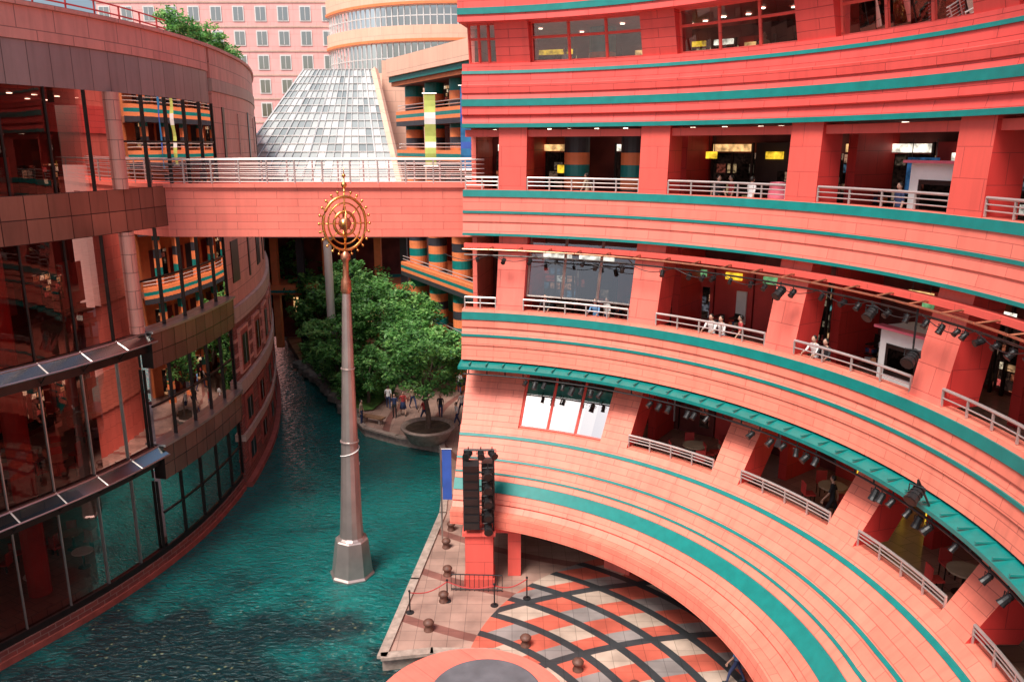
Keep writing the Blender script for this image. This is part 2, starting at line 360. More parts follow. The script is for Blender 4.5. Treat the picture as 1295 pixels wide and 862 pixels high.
for a in PA4:
    pier(b,a,1.15,[(17.12,18.55),(17.02,15.95),(18.1,15.95),(18.1,18.55)],'salmon_plain')
    pier(b,a,1.2,[(17.2,14.15),(16.55,10.95),(17.7,10.95),(18.2,14.15)])
    pier(b,a,1.35,[(16.75,22.55),(17.2,20.95),(18.3,20.95),(18.2,22.55)],'red_panel')
for a in PA2:
    pier(b,a,1.25,[(17.75,8.9),(15.87,5.98),(17.2,5.98),(19.0,8.9)],'salmon_panel')
    pier(b,a,1.2,[(16.6,2.65),(16.6,-.02),(17.8,-.02),(17.8,2.65)])
b.sweep(AF(71.3,80.45),[(17.72,8.9),(15.9,5.98),(16.3,5.98),(18.1,8.9)],['salmon_panel']*4,True,'salmon_panel')
b.obj('piers',mall)
b=MB()
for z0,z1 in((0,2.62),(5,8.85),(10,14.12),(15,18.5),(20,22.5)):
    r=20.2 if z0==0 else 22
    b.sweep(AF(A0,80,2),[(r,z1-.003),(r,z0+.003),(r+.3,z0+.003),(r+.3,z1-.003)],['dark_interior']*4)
# red cross walls between shop units, stopping short of the walkway
for z0,z1,al in((5,8.85,PA2),(10,14.12,PA4),(15,18.5,PA4)):
    for a in al: b.sweep(AF(a-.5,a+.5,4),[(19.6,z1-.004),(19.6,z0+.004),(21.98,z0+.004),(21.98,z1-.004)],['shaded_red_panel']*4,True,'shaded_red_panel')
b.sweep(AF(79.7,80.3,4),[(18.4,22.6),(18.4,-.1),(27,-.1),(27,22.6)],['pier_panel']*4)
b.sweep(AF(-36.3,-35.7,4),[(17.7,22.6),(17.7,-.1),(27,-.1),(27,22.6)],['pier_panel']*4)
b.obj('inner_walls',mall)
# shopfronts
b=MB(); rnd=random.Random(3)
def slab(aa,ab,r,za,zb,mt,th=.12):
    b.sweep(AF(aa,ab,3),[(r,zb),(r,za),(r+th,za),(r+th,zb)],[mt]*4)
for z0,zt in((5,8.85),(10,14.12),(15,18.5),(20,22.5)):
    a=A0+1
    while a<79:
        w=rnd.uniform(2.5,6)
        a2=min(a+w,79.3); t=rnd.random()
        h=min(zt-z0-.5,2.9)
        if t<(.25 if z0==5 else .55):
            slab(a+.15,a2-.15,21.8,z0+.2,z0+h*.86,rnd.choice(['shop_display_warm','shop_display_cool','shop_display_dim','shop_display_dim']))
            k=a+.2
            while k<a2-.3: b.sweep(AF(k,k+.25,3),[(21.7,z0+h),(21.7,z0),(21.79,z0),(21.79,z0+h)],['dark_metal']*4); k+=2.3
            if rnd.random()<.7: slab(a+.5,a2-.5,21.6,z0+h*.88,z0+h*.98,rnd.choice(['lit_white','lit_yellow','lit_warm','lit_white']))
        elif t<.85:
            slab(a+.1,a2-.1,21.7,z0,z0+h,rnd.choice(['red_interior','dark_metal','dark_interior','red_interior']))
            slab(a+w*.3,a2-w*.3,21.55,z0+h*.78,z0+h*.88,rnd.choice(['lit_white','lit_yellow','lit_white','lit_green','lit_warm']))
            slab(a+w*.15,a+w*.4,21.6,z0+.4,z0+1.8,rnd.choice(['shop_display_cool','white_paint','shop_display_dim']),.08)
        if rnd.random()<(.0 if z0==5 else .4):
            for q in range(2):
                aa=a+w*(.1+.4*q); rr=rnd.uniform(20.4,21.0); hh=rnd.uniform(.7,1.3); ww=w*.16
                for sh in range(int(hh/.35)+1): slab(aa,aa+ww,rr,z0+.1+sh*.35,z0+.14+sh*.35,'dark_metal',.5)
                slab(aa,aa+ww,rr+.5,z0,z0+hh+.1,'dark_metal',.04)
                for sh in range(int(hh/.35)):
                    for g in range(3):
                        p=P(aa+ww*(g+.5)/3,rr+.2,z0+.24+sh*.35); b.box(p,(.22,.16,rnd.uniform(.1,.2)),rnd.choice(['cloth_tan','white_paint','cloth_red','cloth_navy','lit_dim','red_interior','orange_paint']),R(aa))
        a=a2
b.sweep(AF(23,31,2),[(21.2,7.6),(21.2,5.6),(21.3,5.6),(21.3,7.6)],['shop_display_warm']*4)
for aa in(23,25.6,28.3,31): b.tube([P(aa,20.9,5),P(aa,20.9,7.9)],.06,'lit_yellow',6)
for zz in(5.6,6.6,7.8): b.tube([P(23+i,20.9,zz) for i in range(9)],.05,'lit_yellow',6)
for (aa,ab,r,z,h,mt) in((48,49.3,18.9,17.3,.26,'lit_yellow'),(38,41,20.5,17.4,.2,'lit_white'),(26,29,20.6,16.2,1.2,'lit_blue'),(69,70.2,20.3,16.6,.35,'lit_yellow'),(22.5,24,20.5,17.4,.22,'lit_red'),(43,46,20.3,13.0,.2,'lit_white'),(24,26.5,20.2,12.9,.22,'lit_warm'),(37,38.6,20.0,12.8,.25,'lit_red'),(16,18.5,20.3,12.8,.2,'lit_white'),(44,48,20.5,8.0,.2,'lit_warm'),(58,62,20.5,17.3,.2,'lit_white'),(8,11,20,17.3,.22,'lit_white'),(6,9,20,7.9,.22,'lit_yellow')):
    slab(aa,ab,r,z,z+h,mt,.1)
    for q in(aa+.3,ab-.3): b.tube([P(q,r+.05,z+h),P(q,r+.05,z+h+.6)],.015,'dark_metal',4)
# cafe tables on the second floor terrace
for a_,r_ in((48,18.6),(44.5,19.4),(30.5,19.2),(12,18.5),(8.5,19.3)):
    c=tuple(P(a_,r_,5.003)); b.lathe(c,[(.001,.76),(.5,.76),(.5,.71),(.05,.68),(.05,.04),(.3,0)],['cloth_tan','cloth_tan','dark_metal','dark_metal','dark_metal'],16)
    for q in(0,1.57,3.14,4.7):
        x_,y_=c[0]+.85*math.cos(q),c[1]+.85*math.sin(q); b.box((x_,y_,5.45),(.4,.4,.05),'red_interior',q); b.box((x_+.2*math.cos(q),y_+.2*math.sin(q),5.68),(.04,.4,.45),'red_interior',q)
        for s1 in(-.16,.16):
            for s2 in(-.16,.16): b.box((x_+s1,y_+s2,5.22),(.03,.03,.42),'dark_metal')
b.obj('shopfronts',mall)
b=MB()
cyc=['orange_paint','dark_paint','orange_paint','teal']
for a_,z0,zt in((67,15,18.48),(59.5,15,18.48),(64,20,22.48)):
    prof=[];mt=[];z=0;i=0; p=P(a_,19.6,z0)
    while z<zt-z0-.5: prof.append((.55,z)); mt.append(cyc[i%4]); z+=.5; i+=1
    prof.append((.55,zt-z0)); b.lathe(tuple(p),prof,mt,20)
b.obj('striped_columns',mall)
b=MB()
for z,rr in((8.84,19.3),(14.11,19.5),(18.49,19.6),(22.49,19.6),(2.6,16.5)):
    a=A0+2
    while a<79:
        p=P(a,rr+rnd.uniform(-.9,.9),z-.02); b.box(p,(.16,.16,.03),'downlight'); a+=rnd.uniform(1.8,4)
b.obj('ceiling_lamps',mall)
b=MB()
def railing(bm,a0,a1,r,z,h=.62,bars=(1,.72),mat='rail_metal'):
    for i,fr in enumerate(bars):
        pts=[P(a0+(a1-a0)*k/10,r,z+h*fr) for k in range(11)]
        bm.tube(pts,.045 if i==0 else .022,mat,6)
    N=max(2,int((a1-a0)/3.2))
    for k in range(N+1):
        a=a0+(a1-a0)*k/N; bm.box(P(a,r,z+h/2),(.05,.05,h),mat,R(a))
def bays(pl,half):
    return [(pl[i+1]+half,pl[i]-half) for i in range(len(pl)-1)]
for a0,a1 in bays(PA4,2.1)+[(75.5,80.2)]:
    railing(b,a0,a1,17.1,16.02,.48,(1,.66,.33))
    railing(b,a0,a1,16.6,11.02,.48,(1,.5))
for a0,a1 in bays(PA2,2.2): railing(b,a0,a1,16.05,6.02,.5,(1,.75,.5))
b.obj('balcony_railings',mall)
b=MB()
def window(bm,a0,a1,pb,pt,nm,gl,fm='dark_metal',tr=(.5,)):
    (r0,z0),(r1,z1)=pb,pt
    bm.sweep(AF(a0,a1,2),[(r1,z1),(r0,z0)],[gl,gl],False,False)
    for k in range(nm+1):
        a=a0+(a1-a0)*k/nm; q0=P(a,r0-.03,z0);q1=P(a,r1-.03,z1); bm.tube([q0,q1],.06,fm,4)
    for t in (0,1)+tuple(tr):
        bm.tube([P(a0+(a1-a0)*k/8,r0+(r1-r0)*t-.03,z0+(z1-z0)*t) for k in range(9)],.05,fm,4)
window(b,57.8,71.2,(16.1,6.05),(17.85,8.8),3,'sky_glass','salmon_plain',())
window(b,55.4,71.2,(17.0,11.6),(17.6,14.05),3,'clear_glass','steel',(.0,))
for a0,a1 in bays(PA4,2.4)+[(75.6,79.6)]:
    window(b,a0,a1,(17.5,21.05),(17.2,22.5),3,'clear_glass','salmon_plain',(.62,))
b.obj('windows',mall)
def lightmesh(bm,p,d,s=1.0):
    p=Vector(p); d=Vector(d).normalized()
    bm.tube([p,p-Vector((0,0,.18*s))],.025*s,'black_metal',5)
    c=p-Vector((0,0,.34*s)); sd=d.cross(Vector((0,0,1))).normalized()*.19*s
    bm.tube([c+sd,c+sd+Vector((0,0,.18*s)),c-sd+Vector((0,0,.18*s)),c-sd],.02*s,'black_metal',4)
    bm.tube([c-d*.22*s,c-d*.18*s,c+d*.12*s,c+d*.28*s],[.08*s,.13*s,.14*s,.17*s],'black_metal',10)
    bm.tube([c+d*.281*s,c+d*.29*s],.13*s,'dark_metal',10)
    for q in(-.1,0,.1): bm.tube([c+d*(q-.012)*s,c+d*(q+.012)*s],.155*s,'black_metal',10)
rig=empty('stage_lighting_rig')
b=MB(); pts=[P(A0+(80-A0)*k/60,16.35,13.35) for k in range(61)]; b.tube(pts,.035,'dark_metal',6)
pts=[P(A0+(80-A0)*k/60,16.05,13.62) for k in range(61)]; b.tube(pts,.035,'copper',6)
for k in range(26): 
    a=A0+2+k*4.4; b.tube([P(a,16.0,13.62),P(a,16.9,13.7)],.028,'copper',4)
pts=[P(A0+(80-A0)*k/60,15.85,8.30) for k in range(61)]; b.tube(pts,.035,'black_metal',6)
for k in range(40): a=A0+2+k*2.9; b.tube([P(a,15.85,8.30),P(a,15.85,8.54)],.025,'black_metal',4)
b.obj('rail',rig)
b=MB()
for a in [70,68.5,67,64,62.5,61,59.5,58,50,48.5,47,44,43,41,34,31,29,27,25.5,24,15,14,12.5,10,8.5,7,3,-2,-5]:
    lightmesh(b,P(a,15.85,8.28),(-math.cos(R(a))*.8+rnd.uniform(-.5,.5),-math.sin(R(a))*.8,-.8+rnd.uniform(-.4,.2)),rnd.uniform(.5,.75))
for a in [78,74,70,66,62,60,56,50,46,44,42.5,40,37,35,31,27,24,22,20,18,15.5,13,11,9,8,6,4,2,0,-3]:
    lightmesh(b,P(a,16.35,13.33),(-math.cos(R(a))+rnd.uniform(-.5,.5),-math.sin(R(a)),-.7+rnd.uniform(-.3,.3)),rnd.uniform(.38,.6))
for a in (18.5,31.5): lightmesh(b,P(a,15.9,13.5),(-.6,-.4,-.5),.95)
lightmesh(b,P(7,15.4,9.45),(-.6,-.4,-.4),1.1); lightmesh(b,P(13.2,16.1,12.6),(-.6,-.5,-.4),1.1)
b.tube([P(7,15.4,9.45),P(7,15.8,8.7)],.03,'black_metal',5); b.tube([P(13.2,16.1,12.6),P(13.2,16.1,13.6)],.03,'black_metal',5)
for a in range(-8,78,7):
    b.tube([P(a+7*t,16.2,13.4-.25*math.sin(math.pi*t)) for t in[i/8 for i in range(9)]],.014,'black_metal',4)
b.obj('spotlights',rig)

def kiosk(a,r,z,w=2.2,h=1.7):
    e=empty('kiosk'); b=MB(); c=P(a,r,z+h/2+.02)
    rz=R(a); rot=Matrix.Rotation(rz,3,'Z')
    b.box(c,(1.3,w,h),'white_paint',rz)
    b.box(c+rot@Vector((-.66,.1,.15)),(.05,w*.62,h*.42),'dark_metal',rz)
    b.box(c+rot@Vector((-.69,.1,.15)),(.03,w*.5,h*.3),'shop_display_dim',rz)
    b.box(c+rot@Vector((-.75,.0,h*.5)),(.35,w*1.05,.08),'pink_plastic',rz)
    b.box(c+rot@Vector((-.66,0,-h*.38)),(.04,w*.9,.1),'pink_plastic',rz)
    b.obj('body',e)
kiosk(20.5,18.6,10.0,2.0,2.3); kiosk(19.5,18.9,15.0,2.4,2.3)
b=MB(); p=P(38.5,18.2,15.003); b.lathe(tuple(p),[(.001,0),(.3,0),(.36,.5),(.36,1.1),(.3,1.5),(.32,1.52),(.001,1.55)],['pink_plastic']*6,20); b.obj('pink_drum',None,True)

e=empty('speaker_tower')
b=MB(); x,y=-1.35,30.0
b.box((x,y,1.35),(1.15,1.1,2.0),'salmon_plain'); b.box((x,y,.2),(1.25,1.2,.4),'salmon_plain'); b.box((x,y,2.42),(1.35,1.3,.16),'salmon_plain')
b.obj('plinth',e)
b=MB()
for sx in(-.6,.6):
    for sy_ in(-.45,.45):
        b.tube([(x+sx,y+sy_,2.5),(x+sx,y+sy_,5.7)],.035,'black_metal',6)
for k in range(6):
    z=2.6+k*.62
    for q in ((-.6,-.45,.6,-.45),(-.6,.45,.6,.45),(-.6,-.45,-.6,.45),(.6,-.45,.6,.45)):
        b.tube([(x+q[0],y+q[1],z),(x+q[2],y+q[3],z)],.025,'black_metal',4)
for k in range(8):
    z=2.85+k*.36
    mt=Matrix.Rotation(R(-8+k*2.4),3,'X')
    b.box((x-.28,y-.5-.01*k,z),(.62,.5,.33),'black_metal',0,mt)
    b.box((x-.28,y-.76-.01*k,z),(.54,.02,.25),'dark_metal',0,mt)
for k in range(4): b.box((x+.36,y+.1,3.0+k*.7),(.5,.6,.5),'black_metal')
for zz in(5.5,4.9,4.3,3.7,3.1): lightmesh(b,(x+.38,y-.6,zz),(.1,-1,-.3),1.1)
for sx in(-.4,.1,.55): lightmesh(b,(x+sx,y-.3,6.1),(sx,-1,-.2),.9)
b.tube([(x-.6,y-.3,5.95),(x+.65,y-.3,5.95)],.03,'black_metal',5); b.tube([(x-.5,y-.3,5.6),(x-.5,y-.3,5.95)],.03,'black_metal',5); b.tube([(x+.5,y-.3,5.6),(x+.5,y-.3,5.95)],.03,'black_metal',5)
b.obj('speakers',e)
b=MB()
b.box((.1,30.6,1.3),(.55,.5,2.6),'salmon_plain'); b.box((-.5,30.3,2.3),(1.6,.5,.3),'salmon_plain'); b.obj('support_column',e)

# ------------------------------------------------------------------ footbridge
fb=empty('footbridge'); b=MB()
X0,X1=-15.6,-1.2
def bx(x0,x1,y0,y1,z0,z1,mat): b.box(((x0+x1)/2,(y0+y1)/2,(z0+z1)/2),(x1-x0,y1-y0,z1-z0),mat)
bx(X0,X1,34.8,35.05,13.9,16.15,'coral_panel'); bx(X0,X1,38.0,38.25,13.9,16.15,'coral_panel')
bx(X0,X1,35.05,38.0,14.3,15.0,'salmon_plain'); bx(X0,X1,34.7,34.8,16.02,16.2,'coral_panel'); 
b.obj('deck',fb); b=MB()
for y in(34.92,38.1):
    for h,rr in((1.05,.045),(.86,.018),(.67,.018),(.48,.018),(.29,.018),(.12,.018)): b.tube([(X0,y,16.15+h),(X1,y,16.15+h)],rr,'bridge_rail',6)
    k=X0+.2
    while k<X1: b.box((k,y,16.68),(.06,.06,1.06),'bridge_rail'); k+=1.2
b.obj('handrails',fb)

# ------------------------------------------------------------------ left building
CP=[(-27,12),(-24,15),(-21.2,19.5),(-18.7,24.5),(-16.5,29),(-15.2,33.5),(-14.75,38),(-14.95,43),(-16,50),(-18.5,59),(-22.5,70),(-27,80),(-32,90)]
def cr(p0,p1,p2,p3,t):
    return tuple(.5*((2*p1[i])+(-p0[i]+p2[i])*t+(2*p0[i]-5*p1[i]+4*p2[i]-p3[i])*t*t+(-p0[i]+3*p1[i]-3*p2[i]+p3[i])*t**3) for i in(0,1))
LC=[]
for i in range(1,len(CP)-2):
    for k in range(16): LC.append(cr(CP[i-1],CP[i],CP[i+1],CP[i+2],k/16))
LF=[];s=0
for i in range(1,len(LC)-1):
    d=(LC[i+1][0]-LC[i-1][0],LC[i+1][1]-LC[i-1][1]); L=math.hypot(*d)
    LF.append((LC[i],(d[1]/L,-d[0]/L),s)); s+=math.hypot(LC[i+1][0]-LC[i][0],LC[i+1][1]-LC[i][1])
def lf(y0,y1): return [f for f in LF if y0<=f[0][1]<=y1]
def at(s):
    for f,g in zip(LF,LF[1:]):
        if f[2]<=s<=g[2]:
            t=(s-f[2])/(g[2]-f[2]); return ((f[0][0]*(1-t)+g[0][0]*t,f[0][1]*(1-t)+g[0][1]*t),f[1])
    return (LF[-1][0],LF[-1][1])
def sy(y):
    return min(LF,key=lambda f:abs(f[0][1]-y))[2]
YG,YH,YE=32.2,40.6,79
lb=empty('canalside_building')
def wall(bm,y0,y1,off,z0,z1,mat,th=.4):
    bm.sweep(lf(y0,y1),[(off,z1),(off,z0),(off-th,z0),(off-th,z1)],[mat]*4)
b=MB()
wall(b,14,YH,0.0,21.3,22.4,'pink_panel'); wall(b,14,YH,-.06,19.8,21.297,'grey_panel')
b.sweep(lf(14,YE),[(.12,22.55),(.12,22.4),(-.7,22.4),(-.7,22.55)],['pink_panel']*4)
wall(b,14,YH-.2,-.04,14.4,16.1,'bronze_panel')
for zt in(10.2,5.15):
    b.sweep(lf(14,YG+.2),[(-.3,zt-.0),(-.3,zt-.9),(.06,zt-.9),(.06,zt-.52),(-.0,zt-.48),(-.0,zt-.0)],['dark_metal','dark_metal','dark_metal','dark_metal','bronze_panel','dark_metal'],True,'dark_metal')
    b.sweep(lf(14,YG+.2),[(.02,zt-.05),(.55,zt-.36)],['canopy_glass']*2,False,False)
    for off,z_ in((.57,zt-.38),(.05,zt-.06)):
        b.tube([(f[0][0]+f[1][0]*off,f[0][1]+f[1][1]*off,z_) for f in lf(14,YG+.2)],.04,'steel',5)
    k=sy(14.2)
    while k<sy(YG):
        o,nn=at(k); b.tube([(o[0],o[1],zt-.04),(o[0]+nn[0]*.58,o[1]+nn[1]*.58,zt-.37)],.035,'steel',4)
        b.tube([(o[0],o[1],zt-.85),(o[0]+nn[0]*.5,o[1]+nn[1]*.5,zt-.34)],.03,'dark_metal',4); k+=1.75
    b.sweep(lf(YG,YH),[(.30,zt-.05),(.25,zt-1.6),(-.3,zt-1.6),(-.3,zt-.05)],['bronze_panel','dark_metal','dark_metal','dark_metal'],True,'dark_metal')
    b.sweep(lf(YG,YH),[(.4,zt+.03),(.4,zt-.08),(-.3,zt-.08),(-.3,zt+.03)],['steel']*4,True,'steel')
wall(b,14,YH,.15,-1.2,-.3,'rust_red',.6); wall(b,14,YH,.06,-.3,.08,'brown_brick',.35); wall(b,14,YH,.0,.08,.35,'dark_metal',.25)
b.obj('ledges_and_panels',lb)
b=MB()
def mull(s0,s1,step,z0,z1,off,mat='dark_metal',w=.07):
    s=s0
    while s<=s1:
        o,nn=at(s); b.box((o[0]+nn[0]*off,o[1]+nn[1]*off,(z0+z1)/2),(.12,w,z1-z0),mat,math.atan2(nn[1],nn[0])); s+=step
for z0,z1 in((.35,4.25),(5.15,9.3),(10.2,14.4),(16.1,19.8)):
    b.sweep(lf(14,YG),[(-.12,z1),(-.12,z0)],['dark_glass']*2,False,False)
    mull(sy(14),sy(YG),1.75,z0,z1,-.1,'steel' if z0<10 else 'dark_metal',.04)
for z0,z1 in((.35,3.55),(5.15,8.6),(10.2,14.4),(16.1,19.8)):
    b.sweep(lf(YG,YH),[(-.05,z1),(-.05,z0)],['bay_glass']*2,False,False)
    mull(sy(YG),sy(YH),1.7,z0,z1,-.03,'dark_metal',.05)
    b.sweep(lf(YG,YH),[(0,(z0+z1)/2+.04),(0,(z0+z1)/2-.04),(-.1,(z0+z1)/2-.04),(-.1,(z0+z1)/2+.04)],['dark_metal']*4)
for z0,z1 in((10.2,14.4),(16.1,19.8)):
    o,nn=at(sy(YG)); b.lathe((o[0]-nn[0]*.1,o[1]-nn[1]*.1,z0),[(.28,0),(.28,z1-z0)],'pink_panel',16)
b.obj('curtain_wall',lb)
b=MB()
for z in(.3,4.3,9.4,14.5,19.8):
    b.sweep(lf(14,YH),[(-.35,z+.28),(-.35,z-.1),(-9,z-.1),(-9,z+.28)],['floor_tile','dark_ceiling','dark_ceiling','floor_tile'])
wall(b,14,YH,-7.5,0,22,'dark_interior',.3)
b.sweep(lf(14,YE),[(-.72,22.3),(-.72,22.0),(-10,22.0),(-10,22.3)],['concrete']*4)
for s_ in range(0,24,1):
    o,nn=at(sy(14.5)+s_*1.15)
    for z in(4.15,9.25,14.35,19.65):
        for off in(-2.2,-4.6): 
            if rnd.random()<.5: b.box((o[0]+nn[0]*off,o[1]+nn[1]*off,z),(.14,.14,.03),'downlight')
    if s_%5==2:
        for z0,z1 in((.6,4.2),(4.6,9.2),(9.7,14.3),(14.8,19.7)): b.lathe((o[0]-nn[0]*1.6,o[1]-nn[1]*1.6,z0),[(.42,0),(.42,z1-z0)],'red_interior',14)
    for z0 in(.6,4.6,9.7,14.8):
        if rnd.random()<.6: b.box((o[0]-nn[0]*7.3,o[1]-nn[1]*7.3,z0+1.4),(.1,1.1,rnd.uniform(1,2.4)),rnd.choice(['shop_display_dim','red_interior','shop_display_warm']),math.atan2(nn[1],nn[0]))
        if rnd.random()<.6:
            off=rnd.uniform(-5.5,-2.5); c=(o[0]+nn[0]*off,o[1]+nn[1]*off,z0)
            b.lathe(c,[(.001,.78),(.45,.78),(.45,.73),(.05,.7),(.05,.04),(.28,0)],['cloth_tan','cloth_tan','dark_metal','dark_metal','dark_metal'],12)
            for q in(0,2.1,4.2): b.box((c[0]+.75*math.cos(q),c[1]+.75*math.sin(q),z0+.42),(.4,.4,.06),'red_interior',q); b.box((c[0]+.93*math.cos(q),c[1]+.93*math.sin(q),z0+.68),(.05,.4,.5),'red_interior',q); b.box((c[0]+.75*math.cos(q),c[1]+.75*math.sin(q),z0+.2),(.06,.06,.4),'dark_metal',q)
    if s_%2==0:
        p=(o[0]-nn[0]*1.8,o[1]-nn[1]*1.8,.58); b.lathe(p,[(.001,.74),(.42,.74),(.42,.70),(.04,.68),(.04,.04),(.25,0)],['white_paint','white_paint','dark_metal','dark_metal','dark_metal'],14)
b.obj('interior',lb)
b=MB()
Z=[(-1.2,-.25,'rust_red',.4),(-.25,2.1,'brown_brick',.1),(2.1,2.5,'beige_band',.25),(2.5,4.8,'brown_brick',.1),(4.8,5.5,'beige_band',.28),(5.5,8.7,'brown_brick',.05),(8.7,9.5,'beige_band',.22),(9.5,14.0,'pink_panel',0),(14,14.3,'salmon_plain',.08),(14.3,20.4,'pink_panel',0),(20.4,21.0,'beige_band',.06),(21.0,22.4,'pink_panel',.0)]
for z0,z1,mt,off in Z: b.sweep(lf(YH,YE),[(off,z1-.002),(off,z0),(off-.7,z0),(off-.7,z1-.002)],[mt]*4,True,mt)
for z in(6.0,6.8,7.6): b.sweep(lf(YH,YE),[(.09,z+.18),(.09,z),(-.1,z),(-.1,z+.18)],['pink_panel']*4,True,'pink_panel')
for z in(.9,3.4): b.sweep(lf(YH,YE),[(.14,z+.12),(.14,z),(-.1,z),(-.1,z+.12)],['rust_red']*4,True,'rust_red')
s=sy(YH)+1.6; i=0
while s<sy(YE)-2:
    o,nn=at(s); rz=math.atan2(nn[1],nn[0])
    def wb(off,z,sz,mt): b.box((o[0]+nn[0]*off,o[1]+nn[1]*off,z),sz,mt,rz)
    for z,h in((1.2,1.3),(3.6,1.6),(7.0,2.2)):
        wb(.1,z,(.16,1.9,h+.3),'pink_panel' if z>5 else 'rust_red'); wb(.125,z,(.14,1.5,h),'rust_red'); wb(.15,z,(.12,1.1,h*.75),'dark_glass' if i%2 else 'dark_metal'); wb(.16,z,(.14,.06,h*.75),'steel')
    if i%2==0: wb(0,18.4,(.1,.35,2.6),'dark_metal'); wb(0,11.8,(.1,1.4,2.2),'dark_metal')
    else:
        wb(0,18.4,(.1,.2,2.2),'beige_band'); wb(0,11.8,(.1,.3,2.6),'dark_metal')
    s+=3.4; i+=1
b.obj('masonry_facade',lb)
b=MB()
for h in(.35,.7): b.tube([(f[0][0]-f[1][0]*.9,f[0][1]-f[1][1]*.9,22.55+h) for f in lf(14,38)],.035,'cloth_red',5)
k=sy(14)
while k<sy(38): o,nn=at(k); b.box((o[0]-nn[0]*.9,o[1]-nn[1]*.9,22.9),(.05,.05,.75),'cloth_red'); k+=1.5
b.sweep(lf(14,33),[(-4.5,26.5),(-4.5,22.3),(-9,22.3),(-9,26.5)],['pink_panel']*4)
b.obj('roof_rail',lb)

# ------------------------------------------------------------------ rear striped arcade
ar=empty('striped_arcade_building')
W0=Vector((-7.9,66,0)); W1=Vector((2.5,47,0)); d=(W1-W0); WL=d.length; d.normalize(); nrm=Vector((d.y,-d.x,0))
if nrm.y>0: nrm=-nrm
fr=[]
for i in range(25):
    t=i/24; p=W0+d*WL*t; fr.append(((p.x,p.y),(nrm.x,nrm.y),WL*t))
b=MB()
for zb in(3.2,7.4,12,16.4,19.3):
    b.sweep(fr,[(1.5,zb+1.1),(1.5,zb+.85),(1.5,zb+.6),(1.5,zb+.35),(1.5,zb),(-3,zb),(-3,zb+.4),(.9,zb+.4),(.9,zb+1.1)],['orange_paint','teal','orange_paint','dark_paint','dark_ceiling','dark_ceiling','floor_tile','orange_paint','orange_paint'],True,'orange_paint')
    for hh in(1.3,1.55): b.tube([(f[0][0]+nrm.x*1.3,f[0][1]+nrm.y*1.3,zb+hh) for f in fr],.035,'rail_metal',4)
b.sweep(fr,[(2.2,24.3),(2.2,23.0),(2.0,23.0),(2.0,22.6),(1.8,22.6),(1.8,22.3),(-3,22.3),(-3,24.3)],['hotel_beige','orange_paint','teal','dark_paint','orange_paint','dark_ceiling','concrete','hotel_beige'],True,'hotel_beige')
b.sweep(fr,[(-1.6,24.2),(-1.6,-.5),(-2.1,-.5),(-2.1,24.2)],['orange_paint','orange_paint','dark_interior','dark_interior'],True,'orange_paint')
t=1.0
rn=random.Random(5)
while t<WL-1:
    p=W0+d*t
    for zb in(.0,4.5,8.7,13.3,17.6,20.6):
        c=p+nrm*(-1.55)
        b.box((c.x,c.y,zb+1.0),(1.7,.12,1.9),rn.choice(['dark_glass','dark_interior','shop_display_dim','dark_paint','teal','shop_display_warm']),math.atan2(d.y,d.x))
    t+=2.2
b.obj('balconies',ar)
b=MB()
for t in(1.2,5.2,9.6,14,18.4):
    p=W0+d*t+nrm*.4
    prof=[];mt=[];z=-.2;i=0
    while z<22: prof.append((.72,z));mt.append(cyc[i%4]); z+=.62; i+=1
    prof.append((.72,22.4))
    b.lathe((p.x,p.y,0),prof,mt,20)
b.obj('columns',ar)
def banner(x,y,z0,z1,w,mat,mat2):
    b=MB(); 
    b.tube([(x-w/2-.1,y,z1+.05),(x+w/2+.1,y,z1+.05)],.04,'steel',6); b.tube([(x-w/2-.1,y,z0-.05),(x+w/2+.1,y,z0-.05)],.04,'steel',6)
    k=len(b.v); N=12
    for i in range(N+1):
        z=z1+(z0-z1)*i/N; yy=y+.06*math.sin(i*1.1)
        b.v+= [(x-w/2,yy,z),(x+w/2,yy,z)]
    for i in range(N): b.face([k+2*i,k+2*i+1,k+2*i+3,k+2*i+2],mat if i not in(3,4,8) else mat2)
    b.obj('banner')
banner(-5.15,51.5,16.6,20.9,.7,'yellow_green','white_paint'); banner(-2.85,50.5,16.4,21.3,.65,'banner_blue','blue_fabric')

# ------------------------------------------------------------------ atrium glass
at_e=empty('glass_atrium_building'); b=MB()
q=[Vector((-27,66.5,11)),Vector((-8.6,66.5,11)),Vector((-13.4,80,24.9)),Vector((-20,80,24.9))]
def bil(u,v): return (q[0]*(1-u)+q[1]*u)*(1-v)+(q[3]*(1-u)+q[2]*u)*v
m_,n_,l_,out_=nt('atrium_glass')
bb=n_.new('ShaderNodeBsdfPrincipled'); bb.inputs['Roughness'].default_value=.18; bb.inputs['Metallic'].default_value=.4
uvn=n_.new('ShaderNodeUVMap'); uvn.uv_map='UVMap'
wn=n_.new('ShaderNodeTexWhiteNoise'); wn.noise_dimensions='2D'
fl=n_.new('ShaderNodeVectorMath'); fl.operation='FLOOR'; l_.new(uvn.outputs[0],fl.inputs[0]); l_.new(fl.outputs[0],wn.inputs['Vector'])
rr=ramp(n_,l_,wn.outputs['Value'],[(0,(.26,.30,.31)),(.6,(.50,.53,.52)),(1,(.8,.8,.78))]); l_.new(rr.outputs[0],bb.inputs['Base Color']); l_.new(bb.outputs[0],out_.inputs[0])
NU,NV=18,20
for i in range(NU):
    for j in range(NV):
        b.poly([bil(i/NU,j/NV),bil((i+1)/NU,j/NV),bil((i+1)/NU,(j+1)/NV),bil(i/NU,(j+1)/NV)],'atrium_glass',[(i+.1,j+.1),(i+.9,j+.1),(i+.9,j+.9),(i+.1,j+.9)])
b.obj('glass_roof',at_e); b=MB()
for i in range(NU+1): b.tube([bil(i/NU,0)+Vector((0,-.05,.05)),bil(i/NU,1)+Vector((0,-.05,.05))],.08 if i%4==0 else .04,'white_metal',4)
